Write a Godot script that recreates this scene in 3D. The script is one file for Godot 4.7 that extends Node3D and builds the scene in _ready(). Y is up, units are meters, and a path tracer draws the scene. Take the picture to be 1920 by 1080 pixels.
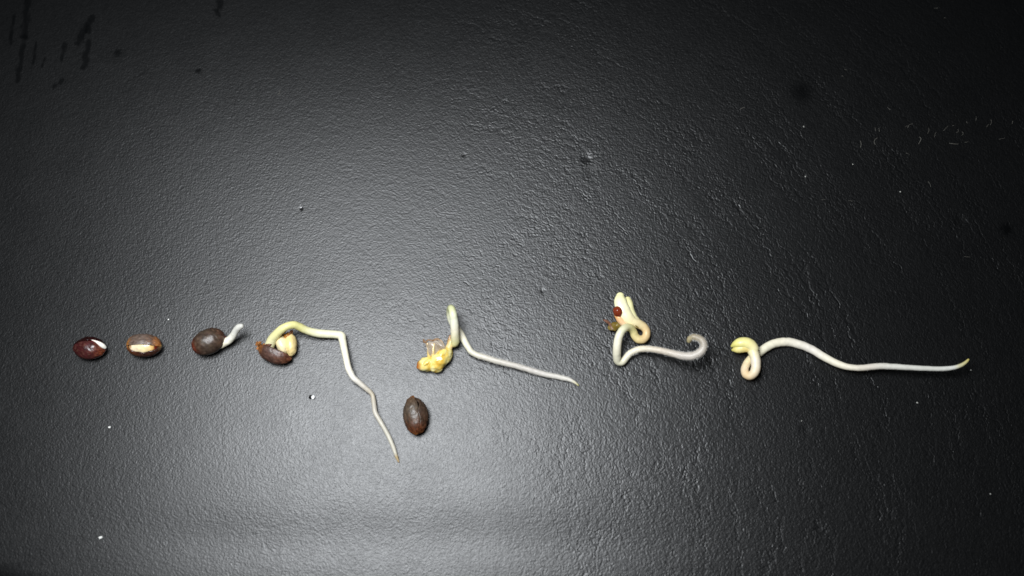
extends Node3D
# A row of sprouting seeds on black grained leather. All layout numbers are in millimetres (MM turns them into metres).

const MM := 0.001
const PX := 0.0625            # millimetres on the leather per pixel of the 1920 wide photograph, at its middle
const DIST := 126.0           # camera to the middle of the leather
const TILT := 15.8            # degrees off straight down
const FOV := 30.0

var cam := Vector3.ZERO
var fwd := Vector3.ZERO
var upv := Vector3.ZERO
var rng := RandomNumberGenerator.new()
var fine := FastNoiseLite.new()
var M := {}


func _ready() -> void:
	rng.seed = 7
	fine.seed = 3
	fine.frequency = 1.0
	fine.fractal_octaves = 3
	set_view()
	set_light()
	make_materials()
	make_leather()
	make_seeds()
	make_seedlings()
	make_litter()


# ---------------------------------------------------------------- camera, light
func set_view() -> void:
	var t := deg_to_rad(TILT)
	cam = Vector3(0, DIST * cos(t), DIST * sin(t))
	fwd = -cam.normalized()
	upv = Vector3(0, sin(t), -cos(t))
	var c := Camera3D.new()
	c.name = "camera"
	c.near = 0.005
	c.far = 5.0
	add_child(c)
	c.look_at_from_position(cam * MM, Vector3.ZERO, Vector3(0, 0, -1))
	var a := CameraAttributesPhysical.new()
	a.frustum_focal_length = 12.0 / tan(deg_to_rad(FOV / 2.0))
	a.frustum_focus_distance = 0.1262
	a.exposure_aperture = 18.0
	c.attributes = a
	c.fov = FOV


func set_light() -> void:
	var e := Environment.new()
	e.background_mode = Environment.BG_COLOR
	e.background_color = Color(0.003, 0.0035, 0.004).linear_to_srgb()
	e.tonemap_mode = Environment.TONE_MAPPER_LINEAR
	e.tonemap_exposure = 1.0
	e.sdfgi_enabled = true
	e.ssao_enabled = true
	e.ssil_enabled = true
	var w := WorldEnvironment.new()
	w.name = "environment"
	w.environment = e
	add_child(w)
	# a small lamp held beside the camera, up and to the left of it
	var l := AreaLight3D.new()
	l.name = "lamp"
	l.area_size = Vector2(0.054, 0.054)
	l.light_energy = 0.030
	l.light_color = Color(0.97, 0.985, 1.0)
	l.shadow_enabled = true
	add_child(l)
	l.look_at_from_position(Vector3(-29, 122, 0) * MM, Vector3(0, 0, 4) * MM, Vector3(0, 0, -1))


# ---------------------------------------------------------------- helpers
func lin(r: float, g: float, b: float) -> Color:
	return Color(r / 255.0, g / 255.0, b / 255.0).srgb_to_linear()


# the point seen at photo position (x, y) that lies at the level h
func level(x: float, y: float, h: float) -> Vector3:
	var k := tan(deg_to_rad(FOV / 2.0)) / 540.0
	var d := fwd + Vector3(1, 0, 0) * (x - 960.0) * k + upv * (540.0 - y) * k
	return cam + d * ((h - cam.y) / d.y)


# the point seen at photo position (x, y) that is h above the leather there
func at(x: float, y: float, h := 0.0) -> Vector3:
	var p := level(x, y, h)
	for i in 4:
		p = level(x, y, swell(p.x, p.z) + h)
	return p


# broad swell of the leather sheet; side and far slopes shaped to spread its sheen
func swell(x: float, z: float) -> float:
	var h := 0.0
	var d := x + 16.0
	if d > 0.0:
		var e := minf(d, 57.0)
		h += 0.022 * 38.0 / PI * (1.0 - cos(PI * e / 38.0)) - 0.022 * (d - e)
	elif d < -22.0:
		h -= 0.0006 * (d + 22.0) * (d + 22.0) if d > -60.0 else 0.0456 * (-d - 41.0)
	if z < 0.0:
		var e := minf(-z, 46.0)
		h += 0.045 * 32.0 / PI * (1.0 - cos(PI * e / 32.0)) - 0.044 * (-z - e)
	if z > 22.0:
		h -= 0.11 * exp(-pow((z - 28.7) / 2.7, 2.0)) * smoothstep(-50.0, -30.0, x) * (1.0 - smoothstep(8.0, 30.0, x))
	var c := (x + 52.0) * -0.35 + (z - 32.3)
	if z > 24.0 and c > 0.0:
		h -= 0.06 * c * c
	return clampf(h, -9.0, 7.0)


func thing(called: String, label: String, category: String, p: Vector3, group := "") -> Node3D:
	var o := Node3D.new()
	o.name = called
	o.position = Vector3(p.x, 0, p.z) * MM
	o.set_meta("label", label)
	o.set_meta("category", category)
	if group:
		o.set_meta("group", group)
	add_child(o, true)
	return o


func base(t: Node) -> Vector3:
	while t is Node3D and t.get_parent() != self:
		t = t.get_parent()
	return t.position / MM


# rows: Array of PackedVector3Array (all the same length); cols: Array of PackedColorArray. wrap joins the last column to the first.
func grid(called: String, rows: Array, cols: Array, mat: Material, parent: Node3D, wrap := true, closed := true) -> MeshInstance3D:
	var nr := rows.size()
	var nc: int = rows[0].size()
	var v := PackedVector3Array()
	var c := PackedColorArray()
	for i in nr:
		v.append_array(rows[i])
		c.append_array(cols[i])
	var idx := PackedInt32Array()
	for i in nr - 1:
		for j in (nc if wrap else nc - 1):
			var a := i * nc + j
			var b := i * nc + (j + 1) % nc
			var d := a + nc
			var e := b + nc
			idx.append_array([a, b, d, b, e, d])
	if closed and wrap:
		var vol := 0.0
		var mid := v[0]
		for k in range(0, idx.size(), 3):
			vol += (v[idx[k]] - mid).dot((v[idx[k + 1]] - mid).cross(v[idx[k + 2]] - mid))
		if vol > 0.0:
			for k in range(0, idx.size(), 3):
				var s := idx[k + 1]
				idx[k + 1] = idx[k + 2]
				idx[k + 2] = s
	var n := PackedVector3Array()
	n.resize(v.size())
	for k in range(0, idx.size(), 3):
		var f := (v[idx[k + 2]] - v[idx[k]]).cross(v[idx[k + 1]] - v[idx[k]])
		n[idx[k]] += f
		n[idx[k + 1]] += f
		n[idx[k + 2]] += f
	for i in [0, nr - 1]:
		if v[i * nc].distance_to(v[i * nc + nc / 2]) < 1e-4:
			var s := Vector3.ZERO
			for j in nc:
				s += n[i * nc + j]
			for j in nc:
				n[i * nc + j] = s
	var o := base(parent)
	for i in v.size():
		n[i] = n[i].normalized() if n[i].length() > 1e-12 else Vector3.UP
		v[i] = (v[i] - o) * MM
	var arr := []
	arr.resize(Mesh.ARRAY_MAX)
	arr[Mesh.ARRAY_VERTEX] = v
	arr[Mesh.ARRAY_NORMAL] = n
	arr[Mesh.ARRAY_COLOR] = c
	arr[Mesh.ARRAY_INDEX] = idx
	var m := ArrayMesh.new()
	m.add_surface_from_arrays(Mesh.PRIMITIVE_TRIANGLES, arr)
	var mi := MeshInstance3D.new()
	mi.name = called
	mi.mesh = m
	mi.material_override = mat
	parent.add_child(mi, true)
	return mi


# key points [x, y, height, width in photo pixels] -> smooth list of [Vector3, radius, key number]
func path(keys: Array, per := 10) -> Array:
	var out := []
	var pts := []
	for k in keys:
		pts.append(at(k[0], k[1], k[2]))
	for i in keys.size() - 1:
		var i0 := maxi(i - 1, 0)
		var i3 := mini(i + 2, keys.size() - 1)
		var n := per + (1 if i == keys.size() - 2 else 0)
		for s in n:
			var t := float(s) / per
			var p: Vector3 = pts[i].cubic_interpolate_in_time(pts[i + 1], pts[i0], pts[i3], t,
				pts[i].distance_to(pts[i + 1]), -pts[i0].distance_to(pts[i]) if i0 != i else 0.0,
				pts[i].distance_to(pts[i + 1]) + (pts[i + 1].distance_to(pts[i3]) if i3 != i + 1 else 0.0))
			var w: float = cubic_interpolate(keys[i][3], keys[i + 1][3], keys[i0][3], keys[i3][3], t)
			var depth := (p - cam).dot(fwd) / DIST
			out.append([p, maxf(w, 0.3) * PX * 0.5 * depth, i + t])
	return out


# a round swept body; tint(k) gives the colour at key number k. flat: height over width
func tube(called: String, keys: Array, tint: Callable, mat: Material, parent: Node3D, flat := 1.0, wobble := 0.05, per := 10, cap0 := true, cap1 := true, sides := 22) -> MeshInstance3D:
	var pp := path(keys, per)
	var rows := []
	var cols := []
	var side := Vector3.ZERO
	var list := []          # [centre, radius, tangent, key]
	var cnt := pp.size()
	for i in cnt:
		var t: Vector3 = (pp[mini(i + 1, cnt - 1)][0] - pp[maxi(i - 1, 0)][0]).normalized()
		list.append([pp[i][0], pp[i][1], t, pp[i][2]])
	if cap0:
		var f = list[0]
		var pre := []
		for s in 6:
			var a := s / 6.0 * PI / 2
			pre.append([f[0] - f[2] * f[1] * cos(a), maxf(f[1] * sin(a), 0.0), f[2], f[3]])
		list = pre + list
	if cap1:
		var f = list[-1]
		for s in range(1, 7):
			var a := s / 6.0 * PI / 2
			list.append([f[0] + f[2] * f[1] * sin(a), f[1] * cos(a) if s < 6 else 0.0, f[2], f[3]])
	for i in list.size():
		var t: Vector3 = list[i][2]
		if flat != 1.0:
			side = t.cross(Vector3.UP).normalized()
		elif side == Vector3.ZERO:
			side = t.cross(Vector3.UP if absf(t.y) < 0.9 else Vector3.RIGHT).normalized()
		else:
			side = (side - t * side.dot(t)).normalized()
		var up := side.cross(t).normalized()
		var row := PackedVector3Array()
		var col := PackedColorArray()
		var base_c: Color = tint.call(list[i][3])
		for j in sides:
			var a := TAU * j / sides
			var w: Vector3 = list[i][0] + (side * cos(a) + up * sin(a)) * 0.5
			var r: float = list[i][1] * (1.0 + wobble * fine.get_noise_3d(w.x * 1.2, w.y * 1.2, w.z * 1.2) * 1.6)
			row.append(list[i][0] + side * cos(a) * r + up * sin(a) * r * flat)
			var n := 1.0 + 0.10 * fine.get_noise_3d(w.x * 2.0 + 40.0, w.y * 2.0, w.z * 2.0)
			col.append(Color(base_c.r * n, base_c.g * n, base_c.b * n))
		rows.append(row)
		cols.append(col)
	return grid(called, rows, cols, mat, parent)


# colours laid along a tube: stops are [key number, Color]
func along(stops: Array) -> Callable:
	return func(k: float) -> Color:
		if k <= stops[0][0]:
			return stops[0][1]
		for i in stops.size() - 1:
			if k <= stops[i + 1][0]:
				return stops[i][1].lerp(stops[i + 1][1], (k - stops[i][0]) / maxf(stops[i + 1][0] - stops[i][0], 1e-4))
		return stops[-1][1]


# a lump: centre, half sizes in mm along its axis, across it and upwards; turn in degrees in the photo (0 = to the right, 90 = down)
func lump(called: String, c: Vector3, half: Vector3, turn: float, tint: Callable, mat: Material, parent: Node3D, rough := 0.06, freq := 1.0, point := 0.0, lean := 0.0) -> MeshInstance3D:
	var ax := Vector3(cos(deg_to_rad(turn)), 0, sin(deg_to_rad(turn)))
	var ac := Vector3(-ax.z, 0, ax.x)
	var up := Vector3.UP
	if lean != 0.0:
		ax = ax.rotated(ac, -deg_to_rad(lean))
		up = ac.cross(ax).normalized() * -1.0
		if up.y < 0:
			up = -up
	var rows := []
	var cols := []
	var off := rng.randf() * 50.0
	for i in 41:
		var u := i / 40.0
		var x := -cos(u * PI)
		var r := sqrt(maxf(1.0 - x * x, 0.0))
		if i == 0 or i == 40:
			r = 0.0
		r = lerpf(r, (1.0 - x * x), point)
		var row := PackedVector3Array()
		var col := PackedColorArray()
		for j in 48:
			var a := TAU * j / 48
			var d := ax * x * half.x + ac * cos(a) * r * half.y + up * sin(a) * r * half.z
			var n := fine.get_noise_3d(d.x * freq + off, d.y * freq, d.z * freq)
			row.append(c + d * (1.0 + rough * n * 2.0))
			col.append(tint.call(u, a, d))
		rows.append(row)
		cols.append(col)
	return grid(called, rows, cols, mat, parent)


# a seed coat, or the part of it between the angles from(u) and to(u) (0 = near side, 90 = top, 180 = far side)
func coat(called: String, s: Dictionary, from: Callable, to: Callable, tint: Callable, mat: Material, parent: Node3D, u0 := 0.0, u1 := 1.0, thick := 0.09) -> MeshInstance3D:
	var rows := []
	var cols := []
	var na := 44
	for i in 61:
		var u := lerpf(u0, u1, i / 60.0)
		var a0 := deg_to_rad(from.call(u))
		var a1 := deg_to_rad(to.call(u))
		var whole := a1 - a0 > TAU - 0.02
		var row := PackedVector3Array()
		var col := PackedColorArray()
		for j in na:
			var a := lerpf(a0, a1, float(j) / (na if whole else na - 1))
			row.append(seed_point(s, u, a, 1.0))
			col.append(tint.call(u, a))
		if not whole:
			for j in na:
				var a := lerpf(a1, a0, float(j) / (na - 1))
				row.append(seed_point(s, u, a, 1.0 - thick))
				col.append(tint.call(u, a) * 0.8)
		rows.append(row)
		cols.append(col)
	return grid(called, rows, cols, mat, parent)


# s: c centre, turn, len, wid, hgt (half sizes mm), p0, p1 (bluntness of the two ends, 0.35 blunt .. 0.8 pointed), keel
func seed_point(s: Dictionary, u: float, a: float, k: float) -> Vector3:
	var t := deg_to_rad(s.turn)
	var ax := Vector3(cos(t), 0, sin(t))
	var ac := Vector3(-ax.z, 0, ax.x)
	var up := Vector3.UP
	if s.get("roll", 0.0) != 0.0:
		ac = ac.rotated(ax, deg_to_rad(s.roll))
		up = up.rotated(ax, deg_to_rad(s.roll))
	var x := -cos(u * PI)
	var r := pow(maxf(1.0 - x * x, 0.0), s.p0 if x < 0.0 else s.p1)
	if s.get("stub", 0.0) > 0.0:
		r = maxf(r, s.stub * (1.0 - u) ** 0.3 * smoothstep(0.0, 0.02, u))
	var keel: float = 1.0 + s.get("keel", 0.0) * (pow(absf(cos(a)), 8.0))
	var d: Vector3 = ax * x * s.len * lerpf(k, 1.0, 0.3) + (ac * cos(a) * s.wid * keel + up * sin(a) * s.hgt) * r * k
	var n := fine.get_noise_3d(d.x * 1.1 + s.n, d.y * 1.1, d.z * 1.1) * 0.05 + fine.get_noise_3d(d.x * 5.0 + s.n, d.y * 5.0, d.z * 5.0) * 0.020
	return s.c + d * (1.0 + n)


# rough mottled colours of a seed coat along its length
func mottle(s: Dictionary, stops: Array, amount := 0.35, freq := 2.2) -> Callable:
	var g := along(stops)
	return func(u: float, a: float) -> Color:
		var d := Vector3(u * 3.6, cos(a), sin(a))
		var n := fine.get_noise_3d(d.x * freq + s.n, d.y * freq, d.z * freq)
		var n2 := fine.get_noise_3d(d.x * freq * 0.9 - s.n, d.y * freq * 4.0, d.z * freq * 4.0)
		var c: Color = g.call(u + n * 0.10)
		var k := 1.0 + amount * (n + 0.8 * n2)
		c = c.lerp(Color(0.22, 0.15, 0.09), 0.22 * amount * smoothstep(0.1, 0.5, fine.get_noise_3d(d.x * 3.4 + s.n * 2.0, d.y * 3.4, d.z * 3.4)))
		return Color(c.r * k, c.g * k, c.b * k)


# fine white hairs on a root, between two key numbers
func hairs(keys: Array, k0: float, k1: float, count: int, length: float, parent: Node3D, bias := Vector3.ZERO) -> void:
	var pp := path(keys, 10)
	var pick := []
	for q in pp.size():
		if pp[q][2] >= k0 and pp[q][2] <= k1 and q > 0 and q < pp.size() - 1:
			pick.append(q)
	var v := PackedVector3Array()
	var n := PackedVector3Array()
	var idx := PackedInt32Array()
	var o := base(parent)
	for h in count:
		var q: int = pick[rng.randi() % pick.size()]
		var f := rng.randf()
		var p: Vector3 = pp[q][0].lerp(pp[q + 1][0], f)
		var t: Vector3 = (pp[q + 1][0] - pp[q - 1][0]).normalized()
		var s := t.cross(Vector3.UP).normalized()
		var d := s.rotated(t, rng.randf() * TAU)
		d = (d + bias * rng.randf() + t * rng.randf_range(-0.5, 0.5)).normalized()
		var len := length * rng.randf_range(0.4, 1.0)
		var a: Vector3 = p + d * pp[q][1] * 0.92
		var e := a + d * len + Vector3(rng.randf_range(-1, 1), rng.randf_range(-1, 1), rng.randf_range(-1, 1)) * len * 0.25
		var m := a.lerp(e, 0.55) + Vector3(rng.randf_range(-1, 1), rng.randf_range(-1, 1), rng.randf_range(-1, 1)) * len * 0.08
		var x := d.cross(t).normalized()
		var y := d.cross(x).normalized()
		var first := v.size()
		for ring in [[a, 0.012], [m, 0.010], [e, 0.004]]:
			for j in 3:
				var w := x * cos(TAU * j / 3) + y * sin(TAU * j / 3)
				v.append((ring[0] + w * ring[1] - o) * MM)
				n.append(w)
		for ring in 2:
			for j in 3:
				var p0 := first + ring * 3 + j
				var p1 := first + ring * 3 + (j + 1) % 3
				idx.append_array([p0, p0 + 3, p1, p1, p0 + 3, p1 + 3])
	var arr := []
	arr.resize(Mesh.ARRAY_MAX)
	arr[Mesh.ARRAY_VERTEX] = v
	arr[Mesh.ARRAY_NORMAL] = n
	arr[Mesh.ARRAY_INDEX] = idx
	var mesh := ArrayMesh.new()
	mesh.add_surface_from_arrays(Mesh.PRIMITIVE_TRIANGLES, arr)
	var mi := MeshInstance3D.new()
	mi.name = "root_hairs"
	mi.mesh = mesh
	mi.material_override = M.hair
	mi.set_meta("kind", "stuff")
	parent.add_child(mi, true)


# ---------------------------------------------------------------- materials
func noise_map(freq: float, octaves: int, sd: int) -> NoiseTexture2D:
	var n := FastNoiseLite.new()
	n.seed = sd
	n.frequency = freq
	n.fractal_octaves = octaves
	var t := NoiseTexture2D.new()
	t.width = 256
	t.height = 256
	t.seamless = true
	t.as_normal_map = true
	t.bump_strength = 6.0
	t.noise = n
	return t


func skin(rough: float, spec: float, relief: float, tile: float, map: Texture2D, glow_through := 0.0) -> StandardMaterial3D:
	var m := StandardMaterial3D.new()
	m.vertex_color_use_as_albedo = true
	m.roughness = rough
	m.metallic_specular = spec
	if relief > 0.0:
		m.normal_enabled = true
		m.normal_texture = map
		m.normal_scale = relief
		m.uv1_triplanar = true
		m.uv1_scale = Vector3.ONE * (1000.0 / tile)
	if glow_through > 0.0:
		m.backlight_enabled = true
		m.backlight = Color(glow_through, glow_through, glow_through).linear_to_srgb()
	return m


func make_materials() -> void:
	var pits := noise_map(0.03, 4, 11)
	var soft := noise_map(0.02, 3, 12)
	M.root = skin(0.42, 0.5, 0.12, 3.5, soft, 0.3)
	M.flesh = skin(0.34, 0.5, 0.12, 3.5, soft, 0.2)
	M.wet = skin(0.2, 0.5, 0.15, 3.5, soft, 0.15)
	M.gloss_coat = skin(0.26, 0.5, 0.07, 3.0, pits)
	M.coat = skin(0.40, 0.5, 0.25, 2.5, pits)
	M.rag = skin(0.5, 0.4, 0.9, 1.6, pits, 0.15)
	M.crumb = skin(0.7, 0.4, 0.8, 0.8, pits)
	M.lint = StandardMaterial3D.new()
	M.lint.albedo_color = Color(0.115, 0.11, 0.095).linear_to_srgb()
	M.lint.roughness = 0.6
	M.hair = StandardMaterial3D.new()
	M.hair.albedo_color = Color(0.78, 0.77, 0.74).linear_to_srgb()
	M.hair.roughness = 0.5
	M.hair.backlight_enabled = true
	M.hair.backlight = Color(0.5, 0.5, 0.5)
	M.film = StandardMaterial3D.new()
	M.film.albedo_color = Color(0.80, 0.73, 0.64, 0.34)
	M.film.transparency = BaseMaterial3D.TRANSPARENCY_ALPHA
	M.film.roughness = 0.22


# ---------------------------------------------------------------- leather
func make_leather() -> void:
	var w := 2048
	var h := 1136
	var sx := 146.0
	var sz := sx * h / w
	var x0 := -73.0
	var z0 := -43.5
	var cell := FastNoiseLite.new()
	cell.seed = 5
	cell.noise_type = FastNoiseLite.TYPE_CELLULAR
	cell.cellular_distance_function = FastNoiseLite.DISTANCE_EUCLIDEAN
	cell.cellular_return_type = FastNoiseLite.RETURN_DISTANCE2_SUB
	cell.cellular_jitter = 1.0
	cell.fractal_type = FastNoiseLite.FRACTAL_NONE
	cell.frequency = 1.0
	var warp := FastNoiseLite.new()
	warp.seed = 8
	warp.frequency = 1.0
	warp.fractal_octaves = 2
	var crease := FastNoiseLite.new()
	crease.seed = 21
	crease.frequency = 1.0
	crease.fractal_type = FastNoiseLite.FRACTAL_NONE
	var patch := FastNoiseLite.new()
	patch.seed = 31
	patch.frequency = 0.06
	patch.fractal_octaves = 3
	# dents and scuffs: photo x, y, radius mm, depth mm, and how much smoother the spot is rubbed
	var dents := []
	for d in [[1101, 297, 0.7, 0.10, 0.0], [1107, 322, 0.9, 0.04, 0.0], [565, 391, 0.32, 0.03, 0.6], [219, 97, 0.7, 0.04, 0.3], [868, 291, 0.28, 0.02, 0.5], [371, 131, 0.45, 0.025, 0.4],
			[1511, 806, 0.6, 0.04, 0.0], [1801, 413, 0.9, 0.08, 0.0], [1505, 172, 1.5, 0.02, 0.3], [1017, 545, 0.4, 0.05, 0.0], [1890, 430, 0.8, 0.05, 0.4]]:
		dents.append([at(d[0], d[1]), d[2], d[3], d[4]])
	# rubbed, smoother streaks: ends in the photo, width mm
	var rubs := []
	for r in [[54, -12, 46, 70, 0.55], [46, 70, 33, 152, 0.40], [26, 30, 20, 82, 0.3], [174, 30, 166, 60, 0.45], [162, 48, 146, 80, 0.5], [166, 78, 158, 128, 0.5], [122, 84, 117, 112, 0.35],
			[416, -10, 412, 16, 0.5], [403, 20, 411, 30, 0.35], [68, 80, 62, 120, 0.25], [118, 150, 100, 165, 0.3], [84, 108, 80, 125, 0.2]]:
		rubs.append([at(r[0], r[1]), at(r[2], r[3]), r[4]])
	var hub := at(640, 1000)
	var height := PackedFloat32Array()
	height.resize(w * h)
	var gloss := PackedByteArray()
	gloss.resize(w * h)
	for j in h:
		var z := z0 + sz * (j + 0.5) / h
		for i in w:
			var x := x0 + sx * (i + 0.5) / w
			var wx := warp.get_noise_2d(x * 1.1, z * 1.1)
			var wz := warp.get_noise_2d(x * 1.1 + 71.0, z * 1.1 + 13.0)
			var u := x + wx * 0.35
			var v := z + wz * 0.35
			var dx := x - hub.x
			var dz := z - hub.z
			var r := sqrt(dx * dx + dz * dz)
			var ang := atan2(dz, dx)
			# pebbles: long valleys between raised grains
			var g: float = cell.get_noise_2d(u * 3.5, v * 3.5) + 1.0
			var g2: float = cell.get_noise_2d(u * 6.6 + 31.0, v * 6.6) + 1.0
			var grain := minf(g * 1.5, 0.5) * 0.027 + minf(g2 * 1.5, 0.5) * 0.016
			var few := 0.5 + 0.5 * patch.get_noise_2d(x, z)
			var right := smoothstep(-24.0, 14.0, x + wx * 3.0) * smoothstep(13.0, 28.0, r)
			var rr := r + wx * 0.45
			var arc := ang * 34.0 + wz * 0.8
			var c1 := 1.0 - smoothstep(0.0, 0.15, absf(crease.get_noise_2d(rr * 0.62, arc * 0.12)))
			var c2 := 1.0 - smoothstep(0.0, 0.19, absf(crease.get_noise_2d(rr * 0.95 + 60.0, arc * 0.19 + 9.0)))
			var torn := smoothstep(-0.35, 0.35, patch.get_noise_2d(rr * 3.4, arc * 1.2 + 300.0))
			var drawn := smoothstep(9.0, 22.0, r) * lerpf(0.55, 1.0, right)
			if drawn > 0.0:
				var l1: float = cell.get_noise_2d(rr * 4.0 + 17.0, arc * 1.3) + 1.0
				var l2: float = cell.get_noise_2d(rr * 6.4 + 53.0, arc * 3.7) + 1.0
				grain = lerpf(grain, minf(l1 * 1.5, 0.5) * 0.035 + minf(l2 * 1.5, 0.5) * 0.016, drawn)
			height[j * w + i] = grain * (1.0 + 0.15 * wz) + few * 0.016 - (c1 * 0.8 + c2 * 0.6) * torn * (0.003 + 0.022 * right)
			gloss[j * w + i] = int(clampf(0.395 + 0.08 * warp.get_noise_2d(x * 5.5, z * 5.5 + 40.0) + 0.016 * patch.get_noise_2d(x * 3.0 + 90.0, z * 3.0) + 0.02 * wx, 0.1, 1.0) * 255.0)
	for d in dents:
		var p: Vector3 = d[0]
		var reach: float = d[1] * 2.2
		var i0 := maxi(int((p.x - reach - x0) / sx * w), 0)
		var i1 := mini(int((p.x + reach - x0) / sx * w), w - 1)
		var j0 := maxi(int((p.z - reach - z0) / sz * h), 0)
		var j1 := mini(int((p.z + reach - z0) / sz * h), h - 1)
		for j in range(j0, j1 + 1):
			for i in range(i0, i1 + 1):
				var q := Vector2(x0 + sx * (i + 0.5) / w - p.x, z0 + sz * (j + 0.5) / h - p.z)
				var k := exp(-pow(q.length() * (1.0 + 0.4 * warp.get_noise_2d(q.x * 2.0 + p.x, q.y * 2.0)) / d[1], 2.0) * 1.6)
				height[j * w + i] -= d[2] * k
				gloss[j * w + i] = int(gloss[j * w + i] * (1.0 - d[3] * k))
	for s in rubs:
		var a := Vector2(s[0].x, s[0].z)
		var b := Vector2(s[1].x, s[1].z)
		var lo := a.min(b) - Vector2(1.5, 1.5)
		var hi := a.max(b) + Vector2(1.5, 1.5)
		for j in range(maxi(int((lo.y - z0) / sz * h), 0), mini(int((hi.y - z0) / sz * h), h - 1) + 1):
			for i in range(maxi(int((lo.x - x0) / sx * w), 0), mini(int((hi.x - x0) / sx * w), w - 1) + 1):
				var q := Vector2(x0 + sx * (i + 0.5) / w, z0 + sz * (j + 0.5) / h)
				var near := Geometry2D.get_closest_point_to_segment(q, a, b)
				var k := 1.0 - smoothstep(0.25, 1.1, q.distance_to(near) / s[2] + 0.7 * warp.get_noise_2d(q.x * 1.5, q.y * 0.6))
				gloss[j * w + i] = int(gloss[j * w + i] * (1.0 - 0.26 * k))
				height[j * w + i] = lerpf(height[j * w + i], 0.03, 0.8 * k)
	var m := StandardMaterial3D.new()
	m.albedo_color = Color(0.0018, 0.0020, 0.0022).linear_to_srgb()
	m.metallic_specular = 0.5
	m.roughness = 1.0
	m.roughness_texture = ImageTexture.create_from_image(Image.create_from_data(w, h, false, Image.FORMAT_L8, gloss))
	m.roughness_texture_channel = BaseMaterial3D.TEXTURE_CHANNEL_RED
	m.heightmap_enabled = true
	m.heightmap_texture = ImageTexture.create_from_image(Image.create_from_data(w, h, false, Image.FORMAT_RF, height.to_byte_array()))
	m.heightmap_scale = 0.1       # the map holds millimetres
	# the sheet: fine mesh that follows the swell
	var nx := 220
	var nz := 150
	var lx := 300.0
	var v := PackedVector3Array()
	var uv := PackedVector2Array()
	var nn := PackedVector3Array()
	var idx := PackedInt32Array()
	for j in nz + 1:
		for i in nx + 1:
			var x := -lx / 2 + lx * i / nx
			var z := -90.0 + 150.0 * j / nz
			v.append(Vector3(x, swell(x, z), z) * MM)
			uv.append(Vector2((x - x0) / sx, (z - z0) / sz))
			var e := 0.2
			nn.append(Vector3(swell(x - e, z) - swell(x + e, z), 2.0 * e, swell(x, z - e) - swell(x, z + e)).normalized())
	for j in nz:
		for i in nx:
			var a := j * (nx + 1) + i
			var c := a + nx + 1
			idx.append_array([a, a + 1, c, a + 1, c + 1, c])
	var arr := []
	arr.resize(Mesh.ARRAY_MAX)
	arr[Mesh.ARRAY_VERTEX] = v
	arr[Mesh.ARRAY_NORMAL] = nn
	arr[Mesh.ARRAY_TEX_UV] = uv
	arr[Mesh.ARRAY_INDEX] = idx
	var mesh := ArrayMesh.new()
	mesh.add_surface_from_arrays(Mesh.PRIMITIVE_TRIANGLES, arr)
	var o := MeshInstance3D.new()
	o.name = "leather_surface"
	o.mesh = mesh
	o.material_override = m
	o.set_meta("kind", "structure")
	o.set_meta("label", "black grained leather sheet under all the seeds and seedlings")
	o.set_meta("category", "leather")
	add_child(o, true)


# ---------------------------------------------------------------- seeds
const ROW := "sprouting seeds laid out in a row"

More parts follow.
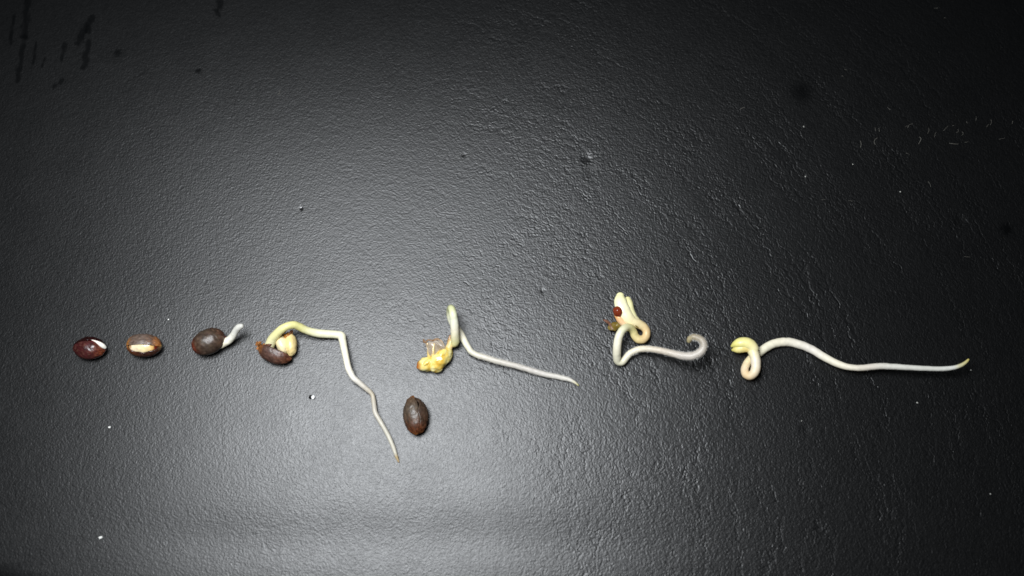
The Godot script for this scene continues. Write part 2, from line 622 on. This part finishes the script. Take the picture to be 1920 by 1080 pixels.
func make_seeds() -> void:
	var maroon := lin(60, 27, 27)
	var dark := lin(36, 17, 17)
	var rust := lin(120, 62, 34)
	var cream := lin(232, 214, 170)
	# --- first seed: shiny, just cracked
	var c := at(167, 653, 1.05)
	var t := thing("seed", "glossy maroon seed with a white root tip just showing, leftmost of the row", "seed", c, ROW)
	var s := {"c": c, "turn": 2.0, "len": 1.9, "wid": 1.26, "hgt": 1.05, "p0": 0.72, "p1": 0.56, "keel": 0.05, "n": 3.0}
	var gap := func(u: float) -> float: return 12.0 * smoothstep(0.4, 0.9, u)
	coat("seed_coat", s, func(u): return -175.0, func(u): return 122.0 - gap.call(u) * 0.7, mottle(s, [[0.0, rust], [0.12, maroon], [0.6, lin(66, 32, 32)], [0.86, lin(98, 50, 32)], [1.0, maroon]], 0.7, 3.0), M.gloss_coat, t)
	var s2: Dictionary = s.duplicate()
	s2.wid = 1.30
	s2.hgt = 1.10
	var rear := coat("seed_coat", s2, func(u): return 126.0 + gap.call(u) * 0.8, func(u): return 186.0, mottle(s, [[0.0, rust], [0.15, dark], [1.0, dark]]), M.gloss_coat, t)
	rear.set_meta("label", "darker rear half of the cracked coat")
	var k: Dictionary = s.duplicate()
	k.len = 1.7
	k.wid = 1.12
	k.hgt = 0.93
	coat("kernel", k, func(u): return 0.0, func(u): return 360.0, mottle(s, [[0.0, lin(110, 34, 34)], [1.0, lin(96, 24, 34)]]), M.gloss_coat, t)
	tube("root_tip", [[172, 637.5, 1.8, 1.4], [180, 640.3, 1.86, 4], [187, 644.3, 1.72, 7], [193, 648.8, 1.45, 8.5], [196.5, 651.3, 1.2, 6.5]], along([[0, lin(240, 226, 214)], [4, lin(250, 248, 236)]]), M.wet, t, 0.7)

	# --- second seed: split along its side, cream inside
	c = at(271, 647.5, 1.1)
	t = thing("seed", "brown seed split open along its side over a cream kernel", "seed", c, ROW)
	s = {"c": c, "turn": 3.0, "len": 1.95, "wid": 1.3, "hgt": 1.12, "p0": 0.3, "p1": 0.52, "keel": 0.04, "n": 9.0}
	var open := func(u: float) -> float: return sin(PI * clampf((u - 0.06) / 0.92, 0.0, 1.0))
	var browns := [[0.0, lin(158, 112, 52)], [0.16, lin(140, 92, 46)], [0.26, lin(92, 76, 66)], [0.5, lin(98, 84, 76)], [0.64, lin(92, 72, 60)], [0.84, lin(140, 88, 44)], [0.93, lin(120, 66, 34)], [1.0, lin(158, 140, 84)]]
	coat("seed_coat", s, func(u): return 68.0 + 16.0 * open.call(u) * (0.8 + 0.4 * u), func(u): return 200.0, mottle(s, browns, 0.55, 3.0), M.coat, t)
	var low := coat("seed_coat", s, func(u): return -160.0, func(u): return 66.0 - 27.0 * open.call(pow(u, 0.85)) + 2.0 * sin(u * 31.0), mottle(s, [[0.0, lin(150, 104, 50)], [0.2, lin(96, 56, 34)], [0.5, lin(58, 34, 30)], [0.85, lin(62, 38, 30)], [1.0, lin(120, 100, 66)]], 0.6, 3.0), M.gloss_coat, t)
	low.set_meta("label", "dark lower half of the split coat")
	k = s.duplicate()
	k.len = 1.75
	k.wid = 1.14
	k.hgt = 0.98
	coat("kernel", k, func(u): return 0.0, func(u): return 360.0, mottle(s, [[0.0, lin(150, 100, 52)], [0.17, lin(190, 150, 100)], [0.3, lin(238, 222, 190)], [0.6, lin(236, 214, 160)], [0.72, lin(222, 180, 110)], [0.78, lin(110, 30, 22)], [0.9, lin(80, 22, 18)], [1.0, lin(120, 70, 40)]], 0.25), M.wet, t)
	lump("hilum", at(298.3, 645.5, 1.15), Vector3(0.14, 0.2, 0.18), 0.0, func(u, a, d): return lin(206, 198, 158), M.rag, t, 0.15, 4.0)

	# --- third seed: round, with a short root
	c = at(391, 640.5, 1.35)
	t = thing("sprouting_seed", "round dark brown seed with a short stubby white root", "seed", c, ROW)
	s = {"c": c, "turn": -24.0, "len": 1.93, "wid": 1.42, "hgt": 1.36, "p0": 0.46, "p1": 0.44, "keel": 0.03, "n": 17.0}
	coat("seed_coat", s, func(u): return 0.0, func(u): return 360.0, mottle(s, [[0.0, lin(92, 34, 28)], [0.16, lin(98, 42, 28)], [0.27, lin(66, 48, 38)], [0.45, lin(66, 55, 47)], [0.7, lin(70, 55, 45)], [0.9, lin(74, 48, 38)], [1.0, lin(66, 38, 32)]], 0.65, 2.8), M.coat, t)
	# torn lip of the coat on the far right side
	var lip := tube("coat_rim", [[391, 617, 1.2, 2.5], [400, 616.5, 1.5, 4.5], [409, 619.5, 1.6, 5], [416, 626, 1.5, 4.5], [421, 632, 1.25, 3.5], [425, 635, 1.1, 2]], along([[0, lin(46, 28, 24)], [1.6, lin(52, 30, 26)], [2.6, lin(168, 120, 98)], [3.4, lin(70, 36, 30)], [5, lin(120, 58, 50)]]), M.coat, t, 1.0, 0.5)
	lip.set_meta("label", "torn pale lip of the coat")
	var rk := [[412, 649, 1.0, 11], [420, 643.5, 1.1, 14.5], [430, 637, 1.3, 14.5], [437, 629, 1.7, 13], [442.5, 620, 2.2, 13], [448, 613.5, 2.7, 12.5], [452, 611.5, 2.9, 10]]
	tube("root", rk, along([[0, lin(236, 224, 190)], [2, lin(244, 240, 222)], [4, lin(230, 228, 218)], [6, lin(214, 212, 204)]]), M.root, t)

	# --- empty seed below the row
	c = at(778.5, 778, 1.15)
	t = thing("seed", "closed dark brown seed lying upright on its own below the row", "seed", c)
	s = {"c": c, "turn": 82.0, "len": 2.22, "wid": 1.3, "hgt": 1.12, "p0": 0.6, "p1": 0.5, "keel": 0.05, "n": 27.0}
	coat("seed_coat", s, func(u): return -60.0, func(u): return 113.0 + 3.0 * sin(u * 23.0), mottle(s, [[0.0, lin(112, 62, 36)], [0.1, lin(118, 76, 42)], [0.2, lin(78, 60, 46)], [0.4, lin(78, 68, 58)], [0.55, lin(72, 58, 47)], [0.7, lin(74, 44, 29)], [0.85, lin(86, 46, 27)], [0.94, lin(156, 96, 48)], [1.0, lin(130, 84, 44)]], 0.75, 2.8), M.coat, t)
	var s4: Dictionary = s.duplicate()
	s4.wid = 1.34
	s4.len = 2.08
	s4.c = c + Vector3(0.08, -0.06, 0.06)
	var other := coat("seed_coat", s4, func(u): return 109.0 + 3.0 * sin(u * 23.0) + 16.0 * exp(-pow((u - 0.27) * 14.0, 2.0)), func(u): return 312.0, mottle(s, [[0.0, lin(70, 50, 40)], [0.3, lin(64, 51, 42)], [0.6, lin(62, 45, 35)], [0.85, lin(86, 48, 28)], [1.0, lin(140, 88, 44)]], 0.75, 2.8), M.coat, t)
	other.set_meta("label", "narrower right half of the coat beyond the seam")
	lump("coat_chip", at(796.3, 761.5, 1.1), Vector3(0.3, 0.14, 0.16), 60.0, func(u, a, d): return lin(176, 140, 124), M.rag, t, 0.25, 4.0)


# ---------------------------------------------------------------- seedlings
func make_seedlings() -> void:
	var white := lin(246, 239, 216)
	var pale := lin(236, 234, 196)
	var green := lin(222, 220, 140)
	var grey := lin(214, 210, 200)
	var cream := lin(238, 220, 172)
	var tip := lin(196, 176, 130)
	var brown := lin(92, 58, 46)
	var rust := lin(132, 82, 44)

	# --- fourth: seedling arching out of its split seed
	var c := at(517, 652, 1.2)
	var t := thing("seedling", "seedling arching out of its split brown seed with a long root bent downwards", "seedling", c, ROW)
	var s := {"c": at(517, 661.5, 1.0), "turn": 21.0, "len": 2.0, "wid": 1.25, "hgt": 1.1, "p0": 0.42, "p1": 0.62, "keel": 0.03, "n": 41.0}
	var coats := mottle(s, [[0.0, rust], [0.16, lin(124, 78, 42)], [0.27, lin(76, 53, 45)], [0.55, lin(78, 56, 49)], [0.75, lin(88, 54, 40)], [0.9, lin(92, 52, 36)], [1.0, lin(160, 110, 70)]], 0.7, 3.0)
	var near := coat("seed_coat", s, func(u): return -120.0, func(u): return 118.0 - 14.0 * sin(u * PI), coats, M.coat, t)
	near.set_meta("label", "near half of the split coat, rusty at its left end")
	var sb := {"c": at(517, 639, 1.0), "turn": -46.0, "len": 1.85, "wid": 0.62, "hgt": 1.0, "p0": 0.5, "p1": 0.55, "keel": 0.0, "n": 45.0}
	var far := coat("seed_coat", sb, func(u): return 60.0, func(u): return 250.0, mottle(sb, [[0.0, rust], [0.25, lin(96, 58, 36)], [0.6, lin(64, 42, 34)], [1.0, lin(70, 46, 36)]]), M.coat, t)
	far.set_meta("label", "dark far half of the split coat behind the stem")
	lump("cotyledon", at(529.5, 646, 1.05), Vector3(1.15, 0.72, 0.95), 70.0, func(u, a, d): return lin(243, 226, 180), M.flesh, t, 0.05)
	lump("cotyledon", at(545, 645.5, 0.95), Vector3(1.38, 0.72, 0.9), 82.0, func(u, a, d): return lin(234, 210, 148).lerp(lin(190, 130, 62), smoothstep(0.25, 0.0, u) * 0.8), M.flesh, t, 0.05)
	lump("inner_skin", at(540, 629, 1.35), Vector3(0.55, 0.32, 0.3), -35.0, func(u, a, d): return lin(170, 112, 40), M.wet, t, 0.25, 2.0)
	var husk := lump("husk_shred", at(545.5, 624.5, 1.3), Vector3(0.42, 0.14, 0.4), -72.0, func(u, a, d): return lin(150, 100, 70), M.rag, t, 0.3, 3.0)
	husk.set_meta("label", "thin brown shred of husk")
	for q in [[484, 644, 0.8, 0.34, -20], [486, 655, 0.7, 0.42, 40], [490, 663, 0.6, 0.38, 70], [492, 650, 1.2, 0.34, -50]]:
		lump("husk_shred", at(q[0], q[1], q[2]), Vector3(q[3], 0.2, 0.24), q[4], func(u, a, d): return lin(146, 96, 52) * (0.75 + 0.5 * absf(sin(d.x * 9.0))), M.rag, t, 0.35, 3.0)
	var sk := [[506, 647, 1.2, 19], [511, 636, 1.7, 18.5], [519, 626, 2.3, 16.5], [529.5, 616.5, 2.75, 15.5], [540, 611, 2.85, 14.5], [551, 609.3, 2.6, 14.5], [561, 612.5, 2.2, 14.5], [573, 618.5, 1.7, 14.5], [592, 624, 1.2, 15.5], [616, 626.5, 0.9, 15.5], [632, 627.5, 0.8, 15], [640, 629.5, 0.8, 15.5], [642, 637, 0.95, 14.5], [645.2, 653, 1.25, 12.8], [649, 671, 1.45, 12.2]]
	tube("stem", sk, along([[0, lin(240, 234, 190)], [2, lin(236, 230, 168)], [4, lin(230, 224, 156)], [6, lin(226, 221, 150)], [8, lin(238, 235, 200)], [10, lin(236, 232, 204)], [14, white]]), M.root, t, 1.0, 0.03, 10)
	var r4 := [[649, 671, 1.45, 12.2], [655.5, 696, 1.4, 12], [662, 707.5, 1.3, 11.2], [672, 716.5, 1.1, 10.4], [687, 729, 0.75, 9.2], [697.5, 739, 0.55, 8.2], [700.8, 755, 0.6, 9], [703.5, 773, 0.75, 9.2], [714, 792, 0.7, 8.8], [727, 815, 0.55, 8.4], [737.4, 838.5, 0.4, 8], [743, 855, 0.28, 6.2], [747.5, 866, 0.16, 3]]
	tube("root", r4, along([[0, white], [2, lin(234, 230, 220)], [3.6, lin(212, 205, 192)], [5, lin(188, 177, 156)], [6.5, lin(194, 187, 174)], [9, lin(204, 199, 184)], [10.7, lin(204, 198, 182)], [11.1, lin(184, 164, 124)], [12, lin(176, 150, 112)]]), M.root, t, 1.0, 0.05, 10)
	hairs(r4, 0.0, 4.5, 120, 0.16, t, Vector3(-0.2, 0, 0.4))

	# --- fifth: yellow crumpled seed leaves, looped stem, long root
	c = at(826, 670, 1.0)
	t = thing("seedling", "seedling with crumpled yellow seed leaves and a looped stem, its hairy root running right", "seedling", c, ROW)
	var ytint := func(u: float, a: float, d: Vector3) -> Color:
		var n := fine.get_noise_3d(d.x * 0.8 + 7.0, d.y * 0.8, d.z * 0.8)
		return lin(231, 200, 82).lerp(lin(238, 228, 164), clampf(0.4 + n * 1.1, 0.0, 1.0)).lerp(lin(196, 146, 62), clampf(-n * 1.4, 0.0, 0.6))
	lump("cotyledon", at(806, 682.5, 0.85), Vector3(1.5, 0.82, 0.85), -10.0, func(u, a, d): return ytint.call(u, a, d).lerp(lin(84, 24, 18), smoothstep(0.30, 0.10, u)).lerp(lin(196, 116, 50), smoothstep(0.32, 0.15, u) * 0.6), M.wet, t, 0.10, 0.7)
	lump("cotyledon", at(826.5, 673.5, 1.0), Vector3(1.75, 0.98, 0.95), -46.0, ytint, M.wet, t, 0.10, 0.7)
	lump("leaf_fold", at(815, 690, 0.75), Vector3(0.95, 0.5, 0.7), 15.0, ytint, M.wet, t, 0.08, 0.9)
	lump("leaf_fold", at(829, 665, 1.6), Vector3(0.8, 0.42, 0.42), -55.0, ytint, M.wet, t, 0.08, 0.9)
	lump("leaf_fold", at(801, 680, 1.45), Vector3(0.55, 0.3, 0.35), -35.0, ytint, M.wet, t, 0.08, 0.9)
	var film_rows := []
	var film_cols := []
	for i in 9:
		var row := PackedVector3Array()
		var col := PackedColorArray()
		for sgn: float in [1.0, -1.0]:
			for j in 13:
				var f := j / 12.0 if sgn > 0 else 1.0 - j / 12.0
				var g := i / 8.0
				var x := lerpf(lerpf(805, 796, g), lerpf(838, 828, g), f)
				var y := lerpf(lerpf(668, 641, g), lerpf(660, 637.5, g), f) + sin(f * 9.0) * 2.0 * g
				var z := 1.35 + 0.5 * sin(g * 2.2) + 0.25 * sin(f * 7.0 + g * 3.0) + 0.02 * sgn
				row.append(at(x, y, z))
				col.append(Color.WHITE)
		film_rows.append(row)
		film_cols.append(col)
	grid("membrane", film_rows, film_cols, M.film, t)
	tube("membrane_rim", [[794, 637, 1.6, 3], [797, 642, 1.75, 3.5], [803, 637.5, 1.85, 2.5], [811, 638.5, 1.9, 3], [818, 636, 1.85, 3.5], [826, 638, 1.8, 2.5], [832, 646, 1.7, 1.5], [837, 653, 1.5, 1.5]], along([[0, lin(128, 98, 72)], [4, lin(140, 112, 84)], [7, lin(200, 180, 150)]]), M.rag, t, 1.0, 0.6, 8)
	tube("leaf_strand", [[801, 644, 1.7, 3], [802.5, 655, 1.6, 4], [804, 666, 1.4, 6], [806, 674, 1.2, 8]], along([[0, lin(210, 184, 140)], [3, lin(226, 196, 104)]]), M.wet, t)
	tube("leaf_strand", [[814, 645, 1.75, 3], [812.5, 655, 1.65, 4.5], [811.5, 664, 1.5, 7], [814, 672, 1.3, 9]], along([[0, lin(214, 192, 148)], [3, lin(230, 204, 116)]]), M.wet, t)
	tube("leaf_stalk", [[832, 668, 0.95, 20], [839, 657, 0.95, 16], [844, 647, 1.0, 13], [847.5, 640, 1.0, 13], [852, 640, 1.0, 12]], along([[0, lin(236, 214, 120)], [1, lin(232, 210, 150)], [2.5, lin(214, 184, 130)], [4, lin(220, 206, 150)]]), M.flesh, t)
	tube("leaf_stalk", [[840, 648, 0.6, 7], [842.5, 638, 0.7, 7], [844, 630, 0.85, 4]], along([[0, lin(190, 150, 96)], [2, lin(150, 108, 66)]]), M.flesh, t)
	var s5 := [[849, 646, 1.0, 12], [852.5, 643, 1.3, 15.5], [853.3, 632, 2.0, 16.2], [852.6, 616, 2.8, 16.2], [851.2, 600, 3.4, 15.5], [849, 587, 3.7, 14.8], [847, 579.5, 3.5, 13.8], [844.8, 578, 2.9, 13], [843.2, 583, 2.2, 12.5], [843.8, 594, 1.5, 12.5], [849, 607, 1.0, 12.5], [858, 617, 0.75, 12.5], [864.5, 626, 0.7, 12.5]]
	tube("stem", s5, along([[0, lin(222, 206, 140)], [1.5, lin(230, 224, 168)], [3, white], [4, lin(236, 236, 214)], [5.5, lin(214, 216, 168)], [7, lin(206, 208, 160)], [9, lin(226, 226, 200)], [12, white]]), M.root, t, 1.0, 0.03, 10)  # loop tints: greenish pigment, with some of the light on it painted in
	var r5 := [[864.5, 626, 0.7, 12.5], [870, 637.5, 0.75, 12.5], [877, 650, 0.85, 12], [884, 659.5, 0.9, 11.8], [894, 665.5, 0.95, 11.8], [907, 669.6, 1.0, 11.6], [926.7, 675.6, 0.95, 11.4], [950, 681.7, 0.85, 11.2], [976.7, 688.6, 0.7, 11], [1000, 695.7, 0.6, 11.2], [1025, 702.6, 0.5, 10.6], [1050, 707.5, 0.4, 9.8], [1070, 713, 0.32, 7.4], [1079, 718, 0.25, 5], [1084.5, 722.5, 0.16, 2.4]]
	tube("root", r5, along([[0, white], [3, lin(220, 216, 196)], [5, lin(212, 206, 192)], [9, lin(204, 198, 190)], [12, lin(222, 218, 208)], [13, lin(220, 214, 186)], [14, lin(196, 188, 120)]]), M.root, t, 1.0, 0.05, 10)
	hairs(r5, 4.5, 11.8, 620, 0.26, t, Vector3(0.2, 0.1, -0.5))

	# --- sixth: pale seed leaves with a red brown cap, coiled stem and hooked root
	c = at(1190, 630, 1.0)
	t = thing("seedling", "seedling with a round red brown cap on its pale leaves and a hooked fuzzy root", "seedling", c, ROW)
	var lt := along([[0, lin(244, 240, 184)], [2, lin(247, 242, 200)], [4, lin(242, 232, 188)], [6, lin(226, 202, 150)], [8, lin(222, 190, 140)], [10, lin(224, 200, 150)]])
	tube("cotyledon", [[1163, 555, 2.1, 15], [1163, 563, 2.2, 23], [1166, 575, 2.2, 26], [1171, 586, 2.1, 26], [1178, 596, 2.0, 24], [1186, 603, 1.8, 21]], lt, M.flesh, t, 0.75, 0.04)
	tube("cotyledon", [[1177, 562, 1.6, 13], [1177.5, 567, 1.7, 18], [1178, 575, 1.8, 20], [1180, 586, 1.8, 22], [1185, 597, 1.7, 22], [1192, 604, 1.6, 19]], along([[0, lin(240, 234, 172)], [3, lin(242, 236, 182)], [5, lin(240, 230, 182)]]), M.flesh, t, 0.75, 0.04)
	var s6 := [[1182, 600, 1.75, 21], [1191, 605, 1.65, 19], [1200, 608.5, 1.5, 17], [1208, 614, 1.35, 15.5], [1212.3, 622, 1.25, 14.8], [1211, 631, 1.2, 15], [1205, 636.5, 1.2, 15.5], [1197, 636, 1.25, 15.5], [1190.5, 630, 1.4, 15], [1187, 621, 1.7, 14.5], [1182, 615, 2.1, 14.5], [1174, 614, 2.6, 14.5], [1167, 619, 2.9, 14.8], [1161.5, 628, 2.9, 15], [1158, 642, 2.6, 15.5], [1156.8, 656, 2.1, 15.5], [1156.8, 669, 1.4, 15], [1159, 677.5, 0.9, 14.5], [1165, 679.5, 0.8, 13.5], [1171.5, 674, 0.85, 13]]
	tube("stem", s6, along([[0, lin(240, 230, 184)], [2, lin(234, 214, 164)], [4, lin(222, 192, 140)], [6, lin(222, 196, 144)], [8, lin(224, 208, 150)], [10, lin(222, 214, 150)], [12, lin(226, 224, 190)], [14, white], [17, lin(230, 226, 200)], [19, lin(228, 222, 196)]]), M.root, t, 1.0, 0.03, 10)
	var r6 := [[1171.5, 674, 0.85, 13], [1180, 664, 1.0, 12.2], [1193, 656.5, 1.3, 12], [1213, 654, 1.8, 12], [1237, 657, 2.3, 12], [1260, 662.5, 2.8, 13.2], [1283, 667.5, 3.2, 15], [1300, 667, 3.5, 15.6], [1313, 660.5, 3.8, 15.2], [1319.5, 650, 4.0, 14.4], [1317, 639.5, 4.1, 13.4], [1308, 633.5, 4.1, 12.6], [1299, 632, 4.0, 11.6], [1293.5, 635.5, 3.8, 10.4], [1292, 639, 3.6, 8.6]]
	tube("root", r6, along([[0, lin(230, 224, 200)], [2, lin(234, 226, 204)], [4, lin(208, 196, 178)], [6, lin(200, 192, 182)], [8, lin(192, 184, 173)], [10, lin(176, 166, 150)], [12, lin(158, 146, 120)], [14, lin(178, 166, 124)]]), M.root, t, 1.0, 0.05, 10)
	hairs(r6, 0.5, 3.0, 260, 0.22, t, Vector3(0.3, 0.0, 0.4))
	hairs(r6, 3.0, 12.5, 1200, 0.18, t)
	tube("cap_stalk", [[1157.5, 589, 2.1, 13], [1161, 596, 2.0, 14], [1166, 603, 1.9, 14], [1171, 609, 1.8, 11], [1174, 612, 1.7, 8]], along([[0, lin(220, 150, 80)], [1, lin(226, 176, 124)], [3, lin(232, 204, 164)]]), M.wet, t)
	lump("seed_cap", at(1159, 584, 2.35), Vector3(0.66, 0.58, 0.56), 70.0, func(u, a, d): return lin(132, 60, 34).lerp(lin(98, 34, 22), u), M.wet, t, 0.05, 1.5)
	var hk := along([[0, lin(120, 104, 56)], [1.5, lin(110, 92, 40)], [3, lin(142, 124, 62)]])
	tube("husk", [[1144.5, 614, 0.9, 11], [1151, 612.5, 1.0, 15], [1159, 610, 1.15, 15], [1167, 607.5, 1.2, 12]], hk, M.wet, t, 0.7, 0.25)
	for q in [[1140, 604.5, 1.0, 0.5, 0.14, 35], [1144, 610, 1.1, 0.6, 0.13, 62], [1150, 618.5, 0.6, 0.5, 0.12, 15], [1154, 620, 0.5, 0.34, 0.1, 25], [1146, 612.5, 1.1, 0.3, 0.12, 80]]:
		lump("husk_shred", at(q[0], q[1], q[2]), Vector3(q[3], q[4], 0.22), q[5], func(u, a, d): return lin(112, 74, 56).lerp(lin(190, 168, 140), smoothstep(0.3, 0.9, u) * 0.6), M.rag, t, 0.35, 3.0)
	tube("husk_thread", [[1172, 606, 1.6, 2], [1180, 605, 1.9, 2.2], [1189, 608.5, 2.0, 2.2], [1196, 614, 1.9, 2]], along([[0, lin(120, 104, 48)]]), M.wet, t)

	# --- seventh: yellow green leaf pair, coiled stem, long straight root
	c = at(1410, 670, 1.0)
	t = thing("seedling", "rightmost seedling with folded yellow green leaves, a coiled stem and a long straight root", "seedling", c, ROW)
	tube("cotyledon", [[1372.5, 649, 1.5, 5], [1379, 645.5, 1.75, 14], [1388, 643, 1.9, 20], [1398, 643, 1.95, 22], [1407, 647, 1.95, 22], [1413, 654, 1.9, 19.5]], along([[0, lin(216, 208, 112)], [2, lin(233, 226, 146)], [3.5, lin(238, 228, 158)], [5, lin(241, 229, 178)]]), M.flesh, t, 0.9, 0.03)
	tube("cotyledon", [[1374.5, 656, 1.25, 6], [1381, 654.8, 1.5, 14], [1390, 652.5, 1.65, 18], [1399, 651, 1.75, 18.5], [1407, 653, 1.8, 18], [1413, 660, 1.8, 17]], along([[0, lin(216, 206, 110)], [1.5, lin(238, 224, 150)], [3, lin(232, 210, 130)], [5, lin(240, 226, 176)]]), M.flesh, t, 0.9, 0.03)
	var s7 := [[1406.5, 651, 1.6, 17], [1411, 657.5, 1.75, 19.5], [1414.5, 666, 1.85, 19], [1417, 678, 1.85, 18.5], [1417, 690, 1.75, 18], [1413, 700, 1.55, 17], [1406, 704.5, 1.3, 16], [1399, 702, 1.05, 15.5], [1396.5, 694, 0.85, 15], [1399, 684.5, 0.75, 15], [1405.5, 675, 0.7, 15], [1415, 667, 0.65, 15.5], [1425, 660, 0.65, 16], [1435, 652.5, 0.65, 16], [1449, 645, 0.65, 16.2], [1462, 642, 0.6, 16.2]]
	tube("stem", s7, along([[0, lin(238, 226, 150)], [1.5, lin(240, 230, 184)], [3, lin(240, 228, 206)], [5, lin(238, 220, 188)], [6.5, lin(232, 204, 160)], [8, lin(236, 214, 180)], [10, lin(232, 216, 172)], [12, lin(236, 230, 204)], [15, white]]), M.root, t, 1.0, 0.03, 10)
	var r7 := [[1462, 642, 0.6, 16.2], [1475, 641, 0.58, 16.2], [1496, 645, 0.6, 16], [1519.7, 654.2, 0.7, 15.5], [1543, 668, 0.9, 14.8], [1566.6, 680.3, 1.1, 13.5], [1590, 688, 1.4, 12], [1610, 690, 1.6, 11.6], [1630, 688.4, 1.7, 11.8], [1650, 686.7, 1.8, 12], [1675, 687.5, 1.9, 11.2], [1700.6, 689, 2.0, 10.4], [1740, 691, 2.05, 9.4], [1770, 691.3, 2.1, 8.8], [1788, 689.3, 2.2, 8], [1800, 685.8, 2.35, 7], [1810, 680, 2.5, 6], [1815.5, 674.5, 2.6, 4]]
	tube("root", r7, along([[0, white], [3, lin(238, 232, 220)], [5, white], [8, lin(226, 218, 204)], [10, lin(226, 224, 214)], [14, lin(224, 224, 216)], [15, lin(206, 200, 160)], [17, lin(196, 182, 104)]]), M.root, t, 1.0, 0.05, 10)
	hairs(r7, 7.5, 10.5, 60, 0.1, t)


# ---------------------------------------------------------------- crumbs, dust and lint
func make_litter() -> void:
	var p := at(585.5, 745)
	var t := thing("crumb", "tiny white crumb beside a black lump standing in for a shaded pit, left of the long bent root", "crumb", p)
	lump("pit_shade", at(583, 744.5, 0.1), Vector3(0.26, 0.2, 0.14), -10.0, func(u, a, d): return Color(0.006, 0.006, 0.007), M.crumb, t, 0.2, 3.0)  # black lump painted as the shade inside a small pit
	lump("pale_half", at(587.3, 744.8, 0.17), Vector3(0.2, 0.25, 0.19), 0.0, func(u, a, d): return Color(0.85, 0.85, 0.84), M.crumb, t, 0.12, 3.0)
	var specks := [[205, 801, 0.13, "white dust speck on the leather below the leftmost seed"], [188.5, 1008, 0.18, "white dust speck near the bottom left corner of the leather"],
		[316, 599, 0.09, "tiny white speck on the leather between the second and third seed"], [1820.5, 694, 0.09, "tiny pale speck beside the tip of the rightmost long root"],
		[1507, 237.5, 0.1, "pale speck right of the big dent, high on the dark right side"], [1510, 331, 0.1, "pale speck above the two rightmost seedlings on the dark leather"],
		[1688, 359.5, 0.1, "pale speck below the scattered lint on the dark right side"], [1720, 755, 0.12, "pale speck below the straight root of the rightmost seedling"],
		[1599, 308, 0.09, "pale speck left of the scattered lint fibres"], [1857, 926, 0.09, "faint speck near the lower right corner of the leather"], [1503, 789, 0.08, "tiny speck on the leather below the rightmost seedling's coil"]]
	for s in specks:
		var c := at(s[0], s[1], s[2] * 0.6)
		var d := thing("dust_speck", s[3], "dust", c, "dust specks on the leather")
		lump("grain", c, Vector3(s[2] * 1.05, s[2] * 0.8, s[2] * 0.65) * (1.0 if s[0] < 400 else 0.85), rng.randf() * 180.0, func(u, a, dd): return Color(0.78, 0.78, 0.74) if s[0] < 400 else Color(0.36, 0.36, 0.33), M.crumb, d, 0.2, 6.0)
	var lone := {
		"pale curved lint fibre, thickest of the lint on the dark right side": [[1645, 258.5], [1640.5, 262], [1639, 267], [1641, 271]],
		"hooked lint fibre right of the thickest curved one": [[1724, 257], [1727, 260], [1725, 265], [1722.5, 270]],
		"short upright lint fibre left of the thickest curved one": [[1613.5, 264], [1614.5, 270], [1613.5, 276]],
		"long level lint fibre in the dark near the right edge": [[1780, 268.5], [1788, 269.8], [1797, 270]],
		"small bright curl of lint left of the top centre": [[521, 177], [524, 174], [525, 169]],
		"small curl of lint alone above the crease lines right of the dent": [[1388, 205], [1392, 202.5], [1396, 201.5]],
	}
	for l in lone:
		fibre(lone[l], l, 0.024)
	var many := [[[1664, 201], [1669, 206]], [[1702, 240], [1704, 235], [1712, 232]], [[1698, 237], [1703, 236]], [[1739, 250], [1742, 244], [1741, 240]], [[1752, 257], [1754, 250], [1755, 248]], [[1769, 245], [1773, 241], [1778, 236]],
		[[1793, 249], [1797, 246], [1796, 242]], [[1803, 254], [1806, 250], [1804, 247]], [[1830, 226], [1830.5, 219]], [[1857, 234], [1859, 227], [1858, 224]], [[1898, 232], [1899, 227]], [[1873, 261], [1879, 260], [1884, 259]], [[1809, 267], [1815, 266]],
		[[1699, 287], [1705, 289]], [[1540, 375], [1544, 374], [1548, 374.5]], [[1591, 376], [1599, 377]], [[1740, 340], [1744, 346], [1745, 350]], [[1808, 481], [1818, 482]], [[1785, 236], [1789, 235]], [[1641, 239], [1642, 246]], [[1648, 240], [1649, 247]],
		[[1584, 130], [1588, 131.5]], [[1578, 142], [1581, 143]], [[1752, 15], [1758, 15.5]], [[1812, 228], [1814, 231]], [[1850, 238], [1853, 233]], [[1770, 33], [1773, 34]]]
	for m in many:
		fibre(m, "short pale lint fibre scattered on the dark right side of the leather", 0.015, "lint fibres scattered on the dark right side")


func fibre(pts: Array, label: String, r: float, group := "lint fibres scattered on the dark right side") -> void:
	var o := at(pts[0][0], pts[0][1])
	var t := thing("lint_fibre", label, "lint", o, group)
	var keys := []
	for i in pts.size():
		var p := at(pts[i][0], pts[i][1])
		keys.append([pts[i][0], pts[i][1], r + (0.05 if i == 1 and pts.size() > 2 else 0.01), r * 2.0 / PX])
	tube("strand", keys, along([[0, Color(0.62, 0.59, 0.5)]]), M.lint, t, 1.0, 0.0, 5, true, true, 7)
